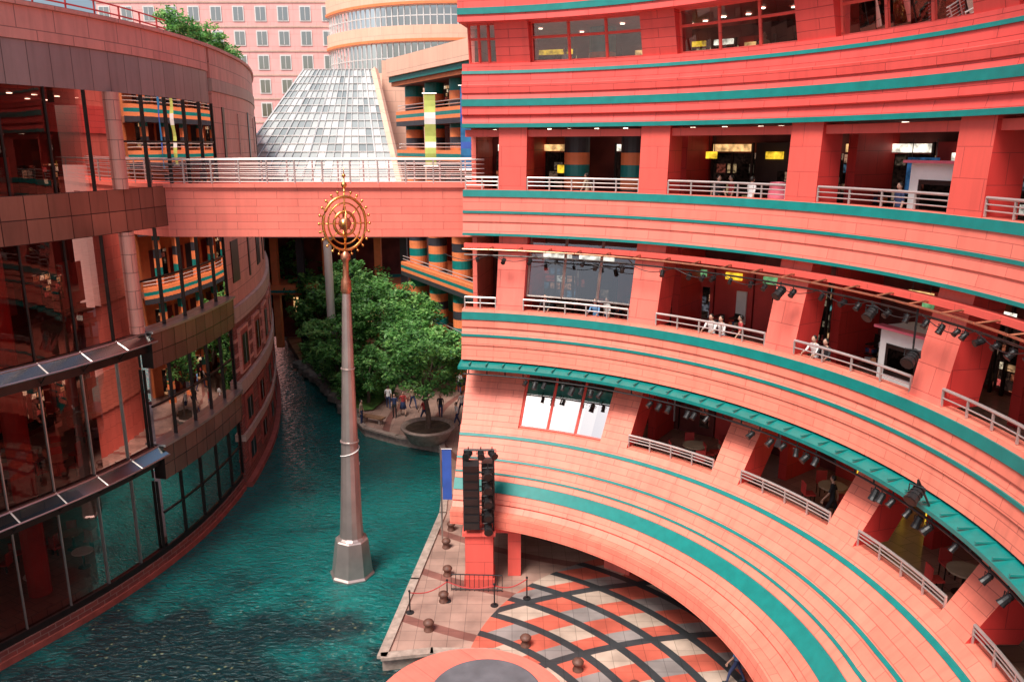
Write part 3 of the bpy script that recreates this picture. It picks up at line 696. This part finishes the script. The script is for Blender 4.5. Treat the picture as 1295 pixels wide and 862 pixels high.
for j in range(NV+1): b.tube([bil(0,j/NV)+Vector((0,-.05,.05)),bil(1,j/NV)+Vector((0,-.05,.05))],.04,'steel',4)
b.tube([q[1]+Vector((.2,-.1,0)),q[2]+Vector((.2,-.1,0))],.35,'hotel_beige',4)
b.obj('mullions',at_e); b=MB()
bx(-27,-8,67.5,80,10.2,11,'concrete'); bx(-30,-8,74,76,0,10.2,'dark_interior')
bx(-12.6,-6,80.5,84,0,25.8,'hotel_beige')
for k in range(9):
    x=-28+k*2.3; b.box((x,70,5.1),(.6,.6,10.2),'orange_paint' if k%2 else 'dark_paint')
    b.box((x+1.1,73.9,2+rn.random()*4),(1.5,.1,1.6),rn.choice(['lit_dim','dark_glass','lit_warm','teal']))
bx(-30,-8,69,74,5.0,5.8,'orange_paint'); bx(-30,-8,68.9,68.99,5.2,5.4,'teal')
b.obj('lower_arcade',at_e)
b=MB(); b.lathe((-13.9,59.5,0),[(.5,0),(.5,.5),(.33,.7),(.3,11),(.45,11.2),(.45,11.6)],'white_metal',18); b.obj('steel_mast')

# ------------------------------------------------------------------ hotels
h1=empty('hotel_building'); b=MB()
b.box((-38,118,30),(32,16,62),'hotel_pink')
b.obj('walls',h1); b=MB()
for i in range(11):
    for j in range(12):
        x=-53+i*2.9; z=16.5+j*3.0
        b.box((x,109.98,z),(1.5,.12,1.9),'white_metal'); b.box((x,109.93,z),(1.2,.1,1.6),'hotel_glass'); b.box((x,109.9,z),(.06,.08,1.6),'white_metal')
for j in range(13): b.box((-38,109.97,14.9+j*3.0),(32,.1,.18),'beige_band')
b.obj('windows',h1)
h2=empty('hotel_building')
hf=[((-7,118),(math.cos(R(-168+148*i/40)),math.sin(R(-168+148*i/40))),22*R(-168+148*i/40)) for i in range(41)]
b=MB()
lay=[(12,26.4,'hotel_beige',15),(26.4,29.8,'G',14.7),(29.8,31.7,'hotel_beige',15),(31.7,33.9,'G',14.7),(33.9,36,'hotel_beige',15),(36,39,'G',14.7),(39,42,'hotel_beige',15)]
for z0,z1,mt,r in lay:
    if mt!='G': 
        b.sweep(hf,[(r+4,z1),(r+4,z0),(r+3,z0),(r+3,z1)],[mt]*4,True,mt)
        b.sweep(hf,[(r+4.1,z0+.4),(r+4.1,z0+.1),(r+3,z0+.1),(r+3,z0+.4)],['orange_paint']*4)
    else:
        b.sweep(hf,[(r+4,z1),(r+4,z0)],['hotel_glass']*2,False,False)
        b.sweep(hf,[(r+2,z1),(r+2,z0)],['concrete']*2,False,False)
        for i in range(0,60):
            a=R(-168+i*2.5); c=(-7+(r+4.03)*math.cos(a),118+(r+4.03)*math.sin(a),(z0+z1)/2); b.box(c,(.12,.12,z1-z0),'white_metal',a)
        b.sweep(hf,[(r+4.05,(z0+z1)/2+.06),(r+4.05,(z0+z1)/2-.06),(r+3.9,(z0+z1)/2-.06),(r+3.9,(z0+z1)/2+.06)],['white_metal']*4)
b.obj('curved_facade',h2)

# ------------------------------------------------------------------ ground & water
b=MB(); b.poly([(-900,-900,-2),(900,-900,-2),(900,900,-2),(-900,900,-2)],'concrete'); b.obj('ground',recalc=False)
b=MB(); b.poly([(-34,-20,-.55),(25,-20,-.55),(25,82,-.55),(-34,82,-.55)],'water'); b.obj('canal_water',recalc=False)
bank=[(30,-15),(2.5,18.2),(2.2,21),(-.5,25.05),(-2.9,25.1),(-4.65,24.8),(-4.1,30),(-3.45,36.2),(-3.6,41),(-4.3,45.6),(-7.3,47.0),(-9.6,48.6),(-10.8,51),(-11.6,55),(-13.2,59),(-15.6,61.5),(-18.0,65),(-20.5,71),(-24,80),(-26,90),(60,90),(60,-15)]
b=MB()
b.poly([(x,y,0) for x,y in bank],'plaza_paving')
for (x0,y0),(x1,y1) in zip(bank[:-3],bank[1:-2]):
    b.poly([(x0,y0,0),(x1,y1,0),(x1,y1,-1.4),(x0,y0,-1.4)],'stone_planter')
b.obj('plaza_pavement',recalc=False)
b=MB(); 
for (x0,y0),(x1,y1) in zip(bank[3:-6],bank[4:-5]):
    L=math.hypot(x1-x0,y1-y0); b.box(((x0+x1)/2,(y0+y1)/2,.03),(L+.1,.35,.12),'stone_planter',math.atan2(y1-y0,x1-x0))
b.obj('canal_kerb')
b=MB()
b.lathe((-1.3,21.5,-1),[(3.25,0),(3.25,1.4),(3.2,1.45),(0.01,1.45)],'pier_panel',64)
b.lathe((-.85,22.1,.45),[(1.85,0),(1.85,.1),(1.8,.12),(.01,.12)],['stage_top','stage_top','stage_top'],64)
b.obj('round_stage')

# ------------------------------------------------------------------ spire
sp=empty('canal_spire_sculpture',(-7.05,31.5,-.6)); 
b=MB(); c=(0,0,0)
b.lathe(c,[(.98,0),(.98,.12),(.9,.2),(.72,1.75),(.66,1.8),(.6,1.82)],'spire_steel',8)
b.lathe(c,[(.6,1.82),(.52,1.9),(.46,3),(.36,6),(.27,9),(.19,12),(.17,12.6)],'spire_steel',14)
for zz in(6.2,9.4): b.lathe((0,0,zz),[(.30,0),(.40,.04),(.40,.09),(.30,.13)] if zz<7 else [(.2,0),(.3,.03),(.3,.07),(.2,.1)],'spire_steel',18)
b.tube([(.39*math.cos(t),.39*math.sin(t),5.2+t*.12) for t in[i*.4 for i in range(18)]],.02,'white_paint',5)
b.obj('shaft',sp); b=MB()
b.lathe(c,[(.17,12.6),(.22,12.7),(.2,13.1),(.12,13.3),(.12,13.9),(.2,14.0),(.2,14.15),(.07,14.3)],'copper',14)
rz=Matrix.Rotation(R(28),3,'Z'); cc=Vector((0,0,15.4))
def ringt(rad,tr,mat,sz=1.22,tilt=0):
    rm=Matrix.Rotation(tilt,3,'Z')
    b.tube([cc+rm@(rz@Vector((rad*math.cos(t),0,rad*sz*math.sin(t)))) for t in [2*math.pi*i/40 for i in range(40)]],tr,mat,6,closed=True)
ringt(.86,.06,'gold'); ringt(.66,.035,'gold'); ringt(.42,.06,'gold',1.1); ringt(.62,.03,'gold',1.1,R(80)); ringt(.36,.035,'copper',1.1,R(80))
for i in range(24):
    t=2*math.pi*i/24; p=Vector((math.cos(t),0,1.22*math.sin(t)))
    b.tube([cc+rz@(p*.86),cc+rz@(p*1.0)],.022,'gold',4); b.sphere(cc+rz@(p*1.02),.06,'gold',6)
for i in range(8):
    t=2*math.pi*i/8; p=Vector((math.cos(t),0,1.15*math.sin(t))); b.tube([cc+rz@(p*.12),cc+rz@(p*.86)],.026,'gold',5)
b.sphere(cc,.26,'copper',14); b.sphere(cc,.16,'gold',10,(1.3,1.9,1.3))
b.tube([(0,0,14.3),(0,0,17.2)],[.05,.03],'gold',6); b.sphere((0,0,16.9),.12,'gold',8); b.sphere((0,0,17.25),.08,'gold',8); b.tube([(0,0,17.2),(0,0,17.6)],[.03,.005],'gold',6)
b.obj('golden_finial',sp,True)
sp.rotation_euler=(0,R(1.6),0)

def bollard(x,y):
    b=MB(); b.lathe((x,y,0),[(.19,0),(.19,.05),(.15,.09),(.15,.26),(.2,.28),(.21,.34),(.17,.40),(.09,.45),(.005,.47)],['brown_bollard','brown_bollard','brown_bollard','copper','brown_bollard','brown_bollard','brown_bollard','brown_bollard'],16); b.obj('bollard',None,True)
for x,y in((-3.15,26.45),(.5,25.5),(2.3,24.1),(-2.75,30.4),(-2.75,28.4),(-1.9,32.6),(-3.0,32.8),(4.1,22.9),(-2.9,34.5)): bollard(x,y)
e=empty('rope_barrier'); b=MB(); pp=[(-4.0,27.6),(-2.6,28.4),(-.7,28.1),(.6,28.6)]
for x,y in pp: b.lathe((x,y,0),[(.16,0),(.16,.03),(.03,.05),(.025,.9),(.05,.93),(.04,.98),(.005,1)],'black_metal',12)
for (x0,y0),(x1,y1) in zip(pp,pp[1:]):
    b.tube([(x0+(x1-x0)*t,y0+(y1-y0)*t,.88-.35*math.sin(math.pi*t)*.6) for t in[i/10 for i in range(11)]],.022,'cloth_red',6)
b.obj('posts_and_rope',e)
b=MB(); 
for h in(.75,.08): b.tube([(-2.5,29.2,h),(-.4,29.1,h)],.025,'black_metal',6)
for i in range(12): b.tube([(-2.5+i*2.1/11,29.2-.1*i/11,.0),(-2.5+i*2.1/11,29.2-.1*i/11,.75)],.014,'black_metal',5)
b.obj('metal_fence')
b=MB(); b.box((-2.95,33.4,3.3),(.42,.06,2.4),'blue_fabric'); b.tube([(-3.2,33.4,4.55),(-2.7,33.4,4.55)],.03,'steel',6); b.tube([(-3.22,33.4,0),(-3.22,33.4,4.6)],.04,'steel',6); b.obj('blue_banner')

# ------------------------------------------------------------------ vegetation
def leafclumps(b,clumps,per,ls,rn):
    for (c,cr_) in clumps:
        base=rn.choice(['leaf_0','leaf_1','leaf_0','leaf_3','leaf_1'])
        for _ in range(per):
            while 1:
                v=Vector((rn.uniform(-1,1),rn.uniform(-1,1),rn.uniform(-1,1)))
                if v.length<1: break
            p=c+Vector((v.x*cr_,v.y*cr_,v.z*cr_*.6))
            a=Vector((rn.gauss(0,1),rn.gauss(0,1),rn.gauss(0,.5))).normalized(); nn=Vector((rn.gauss(0,.6),rn.gauss(0,.6),1)).normalized()
            w=a.cross(nn).normalized(); s_=ls*rn.uniform(.6,1.3)
            mt=base if rn.random()<.65 else rn.choice(['leaf_0','leaf_1','leaf_2','leaf_3'])
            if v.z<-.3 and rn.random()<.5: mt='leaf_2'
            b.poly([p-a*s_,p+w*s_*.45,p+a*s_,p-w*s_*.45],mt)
def tree(name,loc,H,cr,seed,trunk=.16,ls=.15,n=80,per=75,flat=.7):
    rn=random.Random(seed); e=empty(name,loc); b=MB()
    th=H*.34; top=Vector((rn.uniform(-.3,.3),rn.uniform(-.3,.3),th))
    b.tube([(0,0,-.1),(0.05,0,th*.4),top],[trunk*1.3,trunk,trunk*.75],'bark',8)
    ctr=Vector((0,0,H-cr*flat*1.05)); tips=[]
    for i in range(9):
        t=2*math.pi*i/9+rn.random()*.5; rr=cr*rn.uniform(.5,.85)
        tip=Vector((rr*math.cos(t),rr*math.sin(t),ctr.z+rn.uniform(-.6,.6)*cr*flat)); mid=top.lerp(tip,.5)+Vector((0,0,.25))
        st=top.lerp(Vector((0,0,th*.6)),rn.random()*.7)
        b.tube([st,mid,tip],[trunk*.5,trunk*.3,.02],'bark',6); tips.append(tip)
        for q in range(3):
            t2=tip+Vector((rn.uniform(-1,1),rn.uniform(-1,1),rn.uniform(-.3,.7)))*cr*.3; b.tube([mid.lerp(tip,.6),t2],[trunk*.18,.012],'bark',4); tips.append(t2)
    b.obj('trunk',e); b=MB(); cl=[]
    for t in tips: cl.append((t,cr*rn.uniform(.16,.27)))
    while len(cl)<n:
        v=Vector((rn.uniform(-1,1),rn.uniform(-1,1),rn.uniform(-.9,1)))
        if not .4<v.length<1: continue
        cl.append((ctr+Vector((v.x*cr,v.y*cr,v.z*cr*flat)),cr*rn.uniform(.13,.25)))
    leafclumps(b,cl,per,ls,rn); b.obj('foliage',e,recalc=False)
b=MB(); b.lathe((-5.2,46.3,0),[(1.0,0),(1.15,.05),(1.62,.85),(1.7,.92),(1.68,1.0),(1.45,1.0),(1.4,.86),(.01,.84)],['stone_planter']*6+['soil'],32); b.obj('stone_planter',None,True)
tree('maple_tree',(-5.2,46.3,.8),7.0,3.0,1,.15,.15,110,85,.8)
tree('maple_tree',(-9.6,60,.1),7.9,4.0,2,.2,.18,115,80,.75)
tree('maple_tree',(-13.0,57.0,.1),6.0,2.6,3,.14,.16,80,80,.9)
tree('maple_tree',(-13.2,66,.1),8.6,3.6,4,.18,.19,110,75,.9)
tree('evergreen_tree',(-20.3,74,.1),9.5,2.6,5,.2,.2,90,75,1.2)
tree('maple_tree',(-16.8,66.5,.1),5.8,2.4,8,.13,.18,80,70,.9)
tree('maple_tree',(-17.6,70,.1),7.4,2.4,21,.13,.18,70,70,.9)
tree('maple_tree',(-6.3,56,.1),7.0,2.8,9,.15,.17,85,75,.8)
tree('maple_tree',(-10.2,53.5,.1),4.6,2.0,12,.11,.15,60,70,.9)
b=MB(); rn=random.Random(11); cl=[]
for _ in range(190):
    t=rn.random(); cx=-11.8-6.2*t+rn.uniform(-.2,3.0); cy=52.5+13*t+rn.uniform(0,2.5)
    cl.append((Vector((cx,cy,rn.uniform(.2,1.7))),rn.uniform(.4,.9)))
leafclumps(b,cl,75,.15,rn); b.obj('garden_shrubs',recalc=False)
b=MB(); b.poly([(x,y,.12) for x,y in((-10.9,51.5),(-11.5,55),(-13.1,59),(-15.5,61.6),(-17.9,65.2),(-19,69),(-12,69),(-9,64),(-8.8,56),(-9.6,52))],'grass'); 
b.obj('garden_bed',recalc=False)
b=MB()
for t in range(40):
    u=t/39; x=-10.7-7.4*u; y=50.9+14*u**.9; s_=rn.uniform(.3,.6); b.sphere((x+rn.uniform(-.2,.2),y,-.1),s_,'rock',7,(1.2,1,.8))
b.obj('garden_rocks')
b=MB(); cl=[]
for i in range(120):
    k=rn.random()**1.3; o,nn=at(sy(39.5)+k*16); off=rn.uniform(-2.2,-.5)
    cl.append((Vector((o[0]+nn[0]*off,o[1]+nn[1]*off,22.6+rn.uniform(0,1.3)*(1-.7*k))),rn.uniform(.3,.6)))
leafclumps(b,cl,70,.12,rn); b.obj('rooftop_hedge',recalc=False)
b=MB(); b.box((-9.2,49.6,.42),(1.7,.5,.08),'wood_bench',R(-25)); 
for k in(-.6,.6): b.box((-9.2+k*math.cos(R(-25)),49.6+k*math.sin(R(-25)),.19),(.12,.4,.38),'stone_planter',R(-25))
b.obj('park_bench')

# ------------------------------------------------------------------ people
def person(loc,heading,pose='stand',shirt='cloth_white',pants='cloth_black',hair='hair_black',H=1.68,bag=False,skirt=False):
    e=empty('person',loc); e.rotation_euler=(0,0,heading); k=H/1.7; e.scale=(k,k,k)
    st={'stand':(.0,0,.06,-.04),'walk':(.26,-.30,.22,-.2),'lean':(.03,-.02,.32,.3)}[pose]
    lf_,rf_,la,ra=st
    lean=.12 if pose=='lean' else (.03 if pose=='walk' else 0)
    V=[];E=[];Rd=[]
    def v(p,r,par=None):
        V.append(p);Rd.append(r)
        if par is not None: E.append((par,len(V)-1))
        return len(V)-1
    pel=v((0,0,.95),(.15,.105)); wa=v((0,lean*.3,1.08),(.13,.09),pel); ch=v((0,lean*.8,1.28),(.155,.10),wa); sh=v((0,lean,1.40),(.10,.075),ch); nk=v((0,lean*1.1,1.48),(.05,.052),sh); v((0,lean*1.2,1.56),(.05,.055),nk)
    hands=[]
    for s_,a,f in((-1,la,lf_),(1,ra,rf_)):
        so=v((s_*.175,lean,1.385),(.055,.055),sh); el=v((s_*.215,lean+a*.45-.02,1.12 if pose!='lean' else 1.18),(.04,.04),so)
        hz=.88 if pose!='lean' else 1.12
        wr=v((s_*.215,lean+a+.03,hz),(.027,.025),el); pm=v((s_*.215,lean+a+.05,hz-.07),(.036,.02),wr); hands.append((s_,V[pm],a))
        hp=v((s_*.095,0,.86),(.088,.09),pel); kn=v((s_*.10,f*.55+(.04 if f>0 else .02),.49),(.06,.062),hp); 
        az=.10 if f>=-.1 else .16
        an=v((s_*.10,f,az),(.04,.045),kn); hl=v((s_*.10,f+.03,az-.055),(.04,.035),an); v((s_*.105,f+.17,.035 if az<.15 else .05),(.042,.028),hl)
    me=bpy.data.meshes.new('body'); me.from_pydata(V,E,[]); o=bpy.data.objects.new('body',me); scene.collection.objects.link(o)
    o.modifiers.new('Skin','SKIN'); sm=o.modifiers.new('Sub','SUBSURF'); sm.levels=1; sm.render_levels=1
    for i,sv in enumerate(me.skin_vertices[0].data): sv.radius=Rd[i]; sv.use_root=(i==0)
    dg=bpy.context.evaluated_depsgraph_get(); dg.update(); nm=bpy.data.meshes.new_from_object(o.evaluated_get(dg)); bpy.data.objects.remove(o)
    for mn in(shirt,pants,'skin','cloth_black'): nm.materials.append(M[mn])
    for p in nm.polygons:
        c=p.center; p.use_smooth=True
        arm=abs(c.x)>.165 and c.z>.7
        if c.z>1.45: p.material_index=2
        elif arm: p.material_index=2 if c.z<1.16 else 0
        elif c.z>.97: p.material_index=0
        elif c.z<.11: p.material_index=3
        else: p.material_index=1 if not(skirt and c.z<.5) else 2
    bo=bpy.data.objects.new('body',nm); scene.collection.objects.link(bo); bo.parent=e
    b=MB(); hy=lean*1.25+.01; hz=1.60
    b.sphere((0,hy,hz),.1,'skin',14,(.76,.92,1.16))
    b.sphere((0,hy-.022,hz+.025),.1,hair,14,(.86,.93,1.1)); 
    if skirt: b.sphere((0,hy-.06,hz-.08),.1,hair,10,(.75,.5,1.5))
    b.sphere((0,hy+.092,hz-.012),.016,'skin',6,(.8,1.2,1.5))
    for s_ in(-1,1):
        b.sphere((s_*.03,hy+.08,hz+.008),.011,'hair_black',6); b.sphere((s_*.077,hy-.005,hz-.01),.02,'skin',6,(.5,.8,1.4))
    b.box((0,hy+.083,hz-.05),(.04,.01,.008),'cloth_red')
    for s_,p,a in hands:
        for q in range(4):
            x=p[0]; y=p[1]-.027+q*.018; L=(.07,.08,.078,.06)[q]
            b.tube([(x,y,p[2]-.01),(x-s_*.004,y+.004,p[2]-.03-L*.4),(x-s_*.02,y+.008,p[2]-.03-L)],[.010,.009,.007],'skin',6)
        b.tube([(p[0],p[1]+.02,p[2]+.02),(p[0]-s_*.01,p[1]+.05,p[2]-.01),(p[0]-s_*.02,p[1]+.058,p[2]-.045)],[.011,.010,.008],'skin',6)
    if skirt: b.lathe((0,0,0),[(.145,1.0),(.17,.85),(.25,.5),(.24,.5),(.13,.9)],pants,14)
    if bag: b.box((.24,.0,.98),(.09,.26,.24),'cloth_tan'); b.tube([(.2,0,1.1),(.12,0,1.42),(-.05,0.02,1.43)],.012,'cloth_tan',5)
    b.obj('head_and_hands',e,True)
def pr(a,r,z,h,*args,**kw): 
    p=P(a,r,z); person((p.x,p.y,p.z+.003),h,*args,**kw)
pr(27.5,18.0,5.0,R(60),'walk','cloth_black','cloth_black',H=1.75)
pr(68.5,17.2,10,R(160),'lean','cloth_black','cloth_navy'); pr(61,17.2,10,R(150),'lean','cloth_blue','cloth_black'); pr(60,17.6,10,R(120),'stand','cloth_white','cloth_navy')
pr(44,17.2,10,R(140),'lean','cloth_white','cloth_black'); pr(42.5,17.2,10,R(130),'lean','cloth_white','cloth_navy',skirt=True); pr(41,17.7,10,R(90),'walk','cloth_red','cloth_black')
pr(29.5,17.2,10,R(120),'lean','cloth_white','cloth_navy'); pr(28.0,17.2,10,R(125),'lean','cloth_black','cloth_tan')
pr(64,18.2,15,R(60),'walk','cloth_tan','cloth_black'); pr(42,18.2,15,R(-60),'walk','cloth_white','cloth_navy'); pr(24,18.2,15,R(100),'stand','cloth_navy','cloth_black'); pr(46,19,15,R(100),'stand','cloth_red','cloth_black')
pr(47,18.6,15,R(200),'walk','cloth_black','cloth_tan'); pr(36.5,19,10,R(180),'stand','cloth_blue','cloth_black'); pr(68,18.8,20,R(120),'stand','cloth_white','cloth_black'); pr(43,18.9,20,R(160),'stand','cloth_tan','cloth_black')
person((-7.9,50.6,.003),R(170),'stand','cloth_navy','cloth_black'); person((-7.4,51.1,.003),R(200),'walk','cloth_red','cloth_navy',skirt=True); person((-9.9,49.3,.003),R(-100),'stand','cloth_tan','cloth_navy')
person((7.6,23.4,.003),R(70),'walk','cloth_blue','cloth_navy')
for x,y,h,c1 in((-3.9,56,0,'cloth_white'),(-3.0,54.5,90,'cloth_blue'),(-4.8,50.5,180,'cloth_black'),(-3.4,51,40,'cloth_white'),(-6.9,52.5,220,'cloth_tan'),(-3.6,48.8,120,'cloth_white'),(-5.8,49.6,60,'cloth_red'),(-8.6,52.4,10,'cloth_white')): person((x,y,.003),R(h),'walk',c1,'cloth_navy')

# ------------------------------------------------------------------ camera, light
cam=bpy.data.cameras.new('camera'); co=bpy.data.objects.new('camera',cam); scene.collection.objects.link(co); scene.camera=co
co.location=(0,0,17.75); co.rotation_euler=(R(90-13.8),0,0); cam.lens=27.8; cam.sensor_width=36; cam.clip_end=3000; cam.clip_start=.05
w=bpy.data.worlds.new('World'); scene.world=w; w.use_nodes=True; n=w.node_tree.nodes; l=w.node_tree.links
sky=n.new('ShaderNodeTexSky'); sky.sky_type='NISHITA'; sky.sun_disc=False; sky.dust_density=4; sky.air_density=1.0; sky.ozone_density=.3
el,az=R(58),R(215)
sky.sun_elevation=el; sky.sun_rotation=az
bg=n['Background']; l.new(sky.outputs[0],bg.inputs[0]); bg.inputs[1].default_value=.15
sun=bpy.data.lights.new('sun','SUN'); sun.energy=4.9; sun.angle=R(24); sun.color=(1,.94,.86)
so=bpy.data.objects.new('sun',sun); scene.collection.objects.link(so)
dirv=Vector((math.sin(az)*math.cos(el),math.cos(az)*math.cos(el),math.sin(el)))
so.rotation_euler=dirv.to_track_quat('Z','Y').to_euler(); so.location=(0,0,60)
scene.view_settings.view_transform='Standard'; scene.view_settings.look='None'; scene.view_settings.exposure=0
